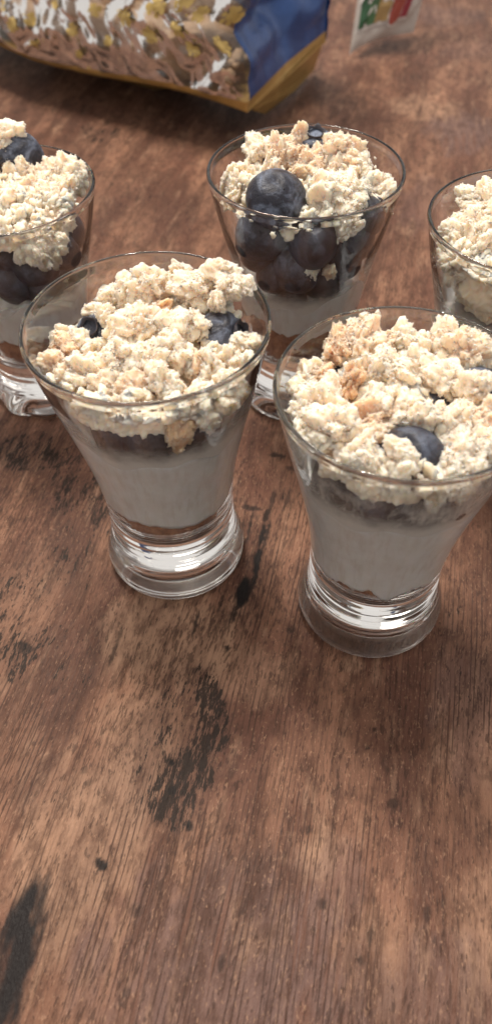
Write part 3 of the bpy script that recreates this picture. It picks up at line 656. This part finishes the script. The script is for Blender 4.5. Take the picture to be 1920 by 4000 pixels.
def front_pt(s, v, off=0.):
    """s 0..1 from the near corner to the left end, v 0..1 up"""
    s = np.asarray(s, float); v = np.asarray(v, float)
    z = zb + v * (HB - zb)
    bul = np.sin(np.pi * np.clip(s, 0, 1)) ** .6 * (.014 * np.sin(np.pi * np.clip(v, 0, 1) ** .5) - .022 * np.clip((v - .12) / .4, 0, 1) ** 1.2)
    back = L2 * .5 * (1 - taper(v))
    P = A[None, :] * [1, 1, 0] + e1[None] * (s * L1 - wob(v) * (1 - s) ** 4)[:, None] + e2[None] * back[:, None] + n1[None] * (bul + off)[:, None]
    P[:, 2] = z + .004 * np.sin(s * 9) * (1 - v) - .003 * np.sin(np.pi * np.clip(s * 2.2, 0, 1)) * (1 - v)
    Q = np.stack([s * 13, v * 9, 0 * s], 1)
    wr = fbm(Q + fbm(Q * .7, 61, 2)[:, None] * .8, 62, 3, .55) * .0036
    m_ = np.clip(np.minimum(s, 1 - s) / .05, 0, 1) * np.clip(v / .06, 0, 1)
    return P + n1[None] * (wr * m_)[:, None]
def gus_pt(s, v, off=0.):
    s = np.asarray(s, float); v = np.asarray(v, float); z = zb + v * (HB - zb); back = L2 * .5 * (1 - taper(v)); ln = L2 * taper(v)
    fold = -.014 * (1 - np.abs(2 * s - 1)) * np.clip(v / .25, 0, 1)
    P = A[None, :] * [1, 1, 0] + e2[None] * (back + s * ln)[:, None] + n2[None] * (fold + off)[:, None]
    P = P - e1[None] * (wob(v) * (1 - s))[:, None]; P[:, 2] = z
    Q = np.stack([s * 3.5, v * 7, 0 * s + 7], 1); m_ = np.clip(np.minimum(s, 1 - s) / .08, 0, 1) * np.clip((v - .05) / .3, 0, 1)
    return P + n2[None] * ((np.abs(fbm(Q, 63, 2)) * .013) * m_)[:, None]
def sheet(fn, nu, nv, u0=0, u1=1, v0=0, v1=1, off=0.):
    S, Vv = np.meshgrid(np.linspace(u0, u1, nu), np.linspace(v0, v1, nv))
    return fn(S.ravel(), Vv.ravel(), off) - O3, grid_faces(nu, nv)
VG = .034
V, Fc = sheet(front_pt, 220, 110, v0=VG); fp = link('front_film', mesh('front_film', V, Fc), FILM, bag)
V, Fc = sheet(front_pt, 150, 5, v1=VG); link('gold_band', mesh('gold_band', V, Fc), GOLD, bag)
V, Fc = sheet(gus_pt, 40, 50, v0=VG * 1.2); link('blue_gusset', mesh('blue_gusset', V, Fc), BLUE, bag)
V, Fc = sheet(gus_pt, 40, 5, v1=VG * 1.2); link('gold_band', mesh('gold_band', V, Fc), GOLD, bag)
def back_pt(s, v, off=0.):
    P = front_pt(0 * s, v) + e1[None] * (s * L1)[:, None] + e2[None] * (L2 * taper(v))[:, None] - n1[None] * (.012 * np.sin(np.pi * s) * np.sin(np.pi * v ** .6))[:, None]
    P[:, 2] = zb + v * (HB - zb); return P
V, Fc = sheet(back_pt, 60, 30); link('blue_back', mesh('blue_back', V, Fc), BLUE, bag)
def gusl_pt(s, v, off=0.):
    P = gus_pt(s, v) + e1[None] * L1; return P
V, Fc = sheet(gusl_pt, 24, 30); link('blue_gusset', mesh('blue_gusset', V, Fc), BLUE, bag)
# base: a fold that runs in under the bag down to the table
ring = np.vstack([front_pt(np.linspace(0, 1, 60), np.zeros(60)), gusl_pt(np.linspace(0, 1, 12), np.zeros(12))[1:], back_pt(np.linspace(1, 0, 60), np.zeros(60))[1:], gus_pt(np.linspace(1, 0, 12), np.zeros(12))[1:-1]])
cen = ring.mean(0); rows = [ring]
for k, zz in ((.80, .0185), (.55, .0130), (.34, .0015), (.02, .001)):
    q = cen + (ring - cen) * k; q[:, 2] = zz; rows.append(q)
V = np.vstack(rows) - O3; link('base', mesh('base', V, grid_faces(len(ring), len(rows), True)), GOLD, bag)
# top seal
V, Fc = sheet(lambda s, v, o: np.vstack([front_pt(s, 0 * s + 1)]) * (1) + e2[None] * (v * L2 * taper(np.ones_like(v)))[:, None], 60, 6); link('top_seal', mesh('top_seal', V, Fc), BLUE, bag)
# pouch flap of gold foil folded out at the gusset's foot
fl = np.array([gus_pt(np.array([.05]), np.array([0.]))[0], gus_pt(np.array([.98]), np.array([0.02]))[0], at(1225, 268, .0035), at(1150, 350, .003), at(1035, 440, .004)])
bmv = np.vstack([fl, fl - [0, 0, .0008]]) - O3
link('gold_flap', mesh('gold_flap', bmv, [[0, 1, 2], [0, 2, 3], [0, 3, 4], [7, 6, 5], [8, 7, 5], [9, 8, 5]], False), GOLD, bag)
# printed gold ornaments: small crests of petals lying on the film
def crest(s0, v0, size, seed):
    rng = random.Random(seed); pts = []; VV = []; FF = []; off = 0
    blobs = [(0, 0, .42)] + [(.62 * math.cos(a), .62 * math.sin(a), rng.uniform(.2, .34)) for a in [k * 6.283 / 7 + rng.uniform(-.2, .2) for k in range(7)]] + [(rng.uniform(-1, 1), rng.uniform(-1, 1), .12) for _ in range(4)]
    for k, (bx, by, br) in enumerate(blobs):
        a = np.linspace(0, 2 * np.pi, 9)[:-1]
        ss = s0 + (bx + np.append(0, br * np.cos(a))) * size / L1; vv = v0 + (by + np.append(0, br * np.sin(a))) * size / HB
        VV.append(front_pt(ss, vv, .0016 + .00003 * k) - O3); FF += [[off, off + 1 + j, off + 1 + (j + 1) % 8] for j in range(8)]; off += 9
    return mesh('gold_ornament', np.vstack(VV), FF, False)
def find_sv(px, py):
    best = None
    S, Vv = np.meshgrid(np.linspace(0, 1, 130), np.linspace(0, .5, 60)); P = front_pt(S.ravel(), Vv.ravel()); d = P - CAM
    zc = d @ FW; X = 960 + F_PX * (d @ RT) / zc; Y = 2000 - F_PX * (d @ UP) / zc
    k = np.argmin((X - px) ** 2 + (Y - py) ** 2); return S.ravel()[k], Vv.ravel()[k]
for k, (px, py, sz) in enumerate([(25, 10, .006), (60, 90, .006), (140, 165, .004), (140, 65, .005), (225, 5, .004), (320, 205, .0035), (380, 40, .005), (495, 60, .007), (620, 20, .009), (720, 10, .007),
                                  (590, 130, .006), (700, 105, .006), (790, 60, .006), (915, 55, .008), (755, 190, .006), (875, 165, .006), (290, 110, .005), (430, 150, .004)]):
    s0, v0 = find_sv(px, py); link('gold_ornament', crest(s0, v0, sz * .8, 300 + k), GOLDP, fp)

# cookies inside
rng = np.random.RandomState(3)
V0, F0 = ico(4)
ckm = []
for i in range(4):
    P = V0.copy(); P[:, 2] = np.sign(P[:, 2]) * np.abs(P[:, 2]) ** .6 * .32; P *= (1 + .12 * fbm(V0 * 2.2, 80 + i, 3) + .06 * (.5 - worley(V0 * 5, 80 + i)))[:, None]
    me = mesh('cookie', P, F0); me.materials.append(COOKIE); ckm.append(me)
def inbag(s, d, z): return A * [1, 1, 0] + e1 * (s * L1) + e2 * (d * L2) + np.array([0, 0, z])
k = 0
for ci, s in enumerate(np.arange(.165, .93, .105)):
    for ri, (d, z, r) in enumerate( ((.22, .036, .024), (.36, .050, .022), (.62, .036, .024))):
        q = inbag(s + rng.uniform(-.02, .02), d, z + rng.uniform(-.003, .003) - max(0, .5 - s) * (.04 if z > .04 else .01))
        o = link('cookie', ckm[k % 4]); k += 1; o.location = q; o.scale = (r * rng.uniform(.85, 1.1),) * 3
        o.rotation_euler = (rng.uniform(.5, 1.2), rng.uniform(-.5, .5), math.atan2(e1[1], e1[0]) + rng.uniform(-.4, .4))
        tag(o, 'brown broken cookie in the %s row of the clear bag, %s from the blue side' % (('lower', 'upper', 'rear')[ri], ('first', 'second', 'third', 'fourth', 'fifth', 'sixth', 'seventh', 'eighth', 'ninth')[ci]), 'cookie', 'cookies in the bag')
VV = []; FF = []; off = 0; Vs, Fs = ico(2)
for i in range(260):
    q = inbag(rng.uniform(.06, .94), rng.uniform(.10, .4), rng.uniform(.026, .037)) ; s_ = rng.uniform(.0015, .004)
    VV.append(Vs * (1 + .4 * fbm(Vs * 1.7, i, 2))[:, None] * s_ + q); FF.append(Fs + off); off += len(Vs)
o = link('cookie_crumbs', mesh('cookie_crumbs', np.vstack(VV), np.vstack(FF)), COOKIE); tag(o, 'brown cookie crumbs along the bottom of the clear bag', 'crumbs', None, 'stuff')

# ------------------------------------------------------------------ paper sachet with a score label
t = NT('sachet_paper'); n = t.noise(t.coord('Object'), 200, 4, .6); t.bump(t.noise(t.coord('Object'), 45, 3, .6), .5, .003)
PAPER = t.p(Base_Color=t.mix(n, (.40, .355, .32), (.50, .45, .41)), Roughness=.6)
BL_, BR_ = at(1362, 218, .002), at(1612, 126, .007)
ew = BR_ - BL_; LW = np.linalg.norm(ew[:2]); up = np.array([.012, .03, .085])
sach = empty('sachet', tuple(BL_ * [1, 1, 0])); tag(sach, 'crumpled off-white paper sachet with a coloured score label', 'sachet')
OS = BL_ * [1, 1, 0]; ns = np.cross(ew, up); ns /= np.linalg.norm(ns); ns = ns if ns[1] < 0 else -ns
def sa_pt(s, v, off=0., side=1.):
    s = np.asarray(s, float); v = np.asarray(v, float)
    P = BL_[None] + ew[None] * (s * (1 + .3 * v))[:, None] + up[None] * v[:, None]
    b = .009 * (np.sin(np.pi * s) ** .6 * np.sin(np.pi * np.clip(v, 0, 1)) ** .6) * side
    P = P + ns[None] * (b + off)[:, None]
    P[:, 2] += .0035 * np.sin(np.pi * s ** .7) * np.clip(1 - v * 3, 0, 1)
    Q = np.stack([s * 4, v * 6, 0 * s], 1); return P + ns[None] * (fbm(Q, 71, 3) * .0028 * np.clip(np.minimum(s, 1 - s) * 8, 0, 1) * np.clip(np.minimum(v, 1 - v) * 8, 0, 1))[:, None]
def ssheet(nu, nv, side):
    S, Vv = np.meshgrid(np.linspace(0, 1, nu), np.linspace(0, 1, nv)); return sa_pt(S.ravel(), Vv.ravel(), 0., side) - OS, grid_faces(nu, nv, flip=side < 0)
V, Fc = ssheet(50, 50, 1.); sf = link('sachet_front', mesh('sachet_front', V, Fc), PAPER, sach)
V, Fc = ssheet(30, 30, -1.2); link('sachet_back', mesh('sachet_back', V, Fc), PAPER, sach)
def flat(name, c): return NT(name).p(Base_Color=c, Roughness=.55)
def patch(name, s0, s1, v0, v1, mat, off, rnd_=0.):
    a = []
    if rnd_:
        cs, cv, hs, hv = (s0 + s1) / 2, (v0 + v1) / 2, (s1 - s0) / 2, (v1 - v0) / 2
        for q in np.linspace(0, 2 * np.pi, 33)[:-1]:
            c_, s_ = math.cos(q), math.sin(q); a.append((cs + hs * math.copysign(abs(c_) ** .6, c_), cv + hv * math.copysign(abs(s_) ** .6, s_)))
        S = np.array([cs] + [x for x, _ in a]); Vv = np.array([cv] + [y for _, y in a])
        return link(name, mesh(name, sa_pt(S, Vv - .03 * S, off) - OS, [[0, 1 + j, 1 + (j + 1) % 32] for j in range(32)], False), mat, sf)
    S, Vv = np.meshgrid(np.linspace(s0, s1, 9), np.linspace(v0, v1, 9)); return link(name, mesh(name, sa_pt(S.ravel(), Vv.ravel() - .03 * S.ravel(), off) - OS, grid_faces(9, 9), False), mat, sf)
WH = flat('label_white', (.58, .54, .51)); v0, v1 = .14, .56
patch('label_ground', .03, .74, v0 - .02, v1 + .12, WH, .0004)
for nm, a, b, c in (('score_green', .04, .15, (.025, .085, .035)), ('score_light_green', .15, .265, (.050, .12, .045)), ('score_yellow', .265, .42, (.33, .21, .08)), ('score_red', .56, .72, (.27, .03, .05))):
    patch(nm, a, b, v0, v1, flat(nm, c), .0007)
patch('score_bubble', .40, .60, v0 - .05, v1 + .05, WH, .0010, 1.); patch('score_orange', .412, .588, v0 - .035, v1 + .035, flat('score_orange', (.33, .07, .05)), .0013, 1.)
def letter(ch, s, v, hgt, mat, off):
    cu = bpy.data.curves.new('letter', 'FONT'); cu.body = ch; cu.align_x = 'CENTER'; cu.align_y = 'CENTER'; o = bpy.data.objects.new('letter_tmp', cu); COL.objects.link(o)
    dg = bpy.context.evaluated_depsgraph_get(); me = bpy.data.meshes.new_from_object(o.evaluated_get(dg)); bpy.data.objects.remove(o)
    co = np.array([x.co[:] for x in me.vertices]); P = sa_pt(s + co[:, 0] * hgt / LW, v - .03 * s + co[:, 1] * hgt / np.linalg.norm(up), off) - OS
    for x, q in zip(me.vertices, P): x.co = q
    me.name = 'letter'; link('letter', me, mat, sf)
for ch, s, h in (('A', .095, .013), ('B', .207, .013), ('C', .335, .013), ('D', .50, .022), ('E', .655, .013)): letter(ch, s, (v0 + v1) / 2, h, WH, .0016)
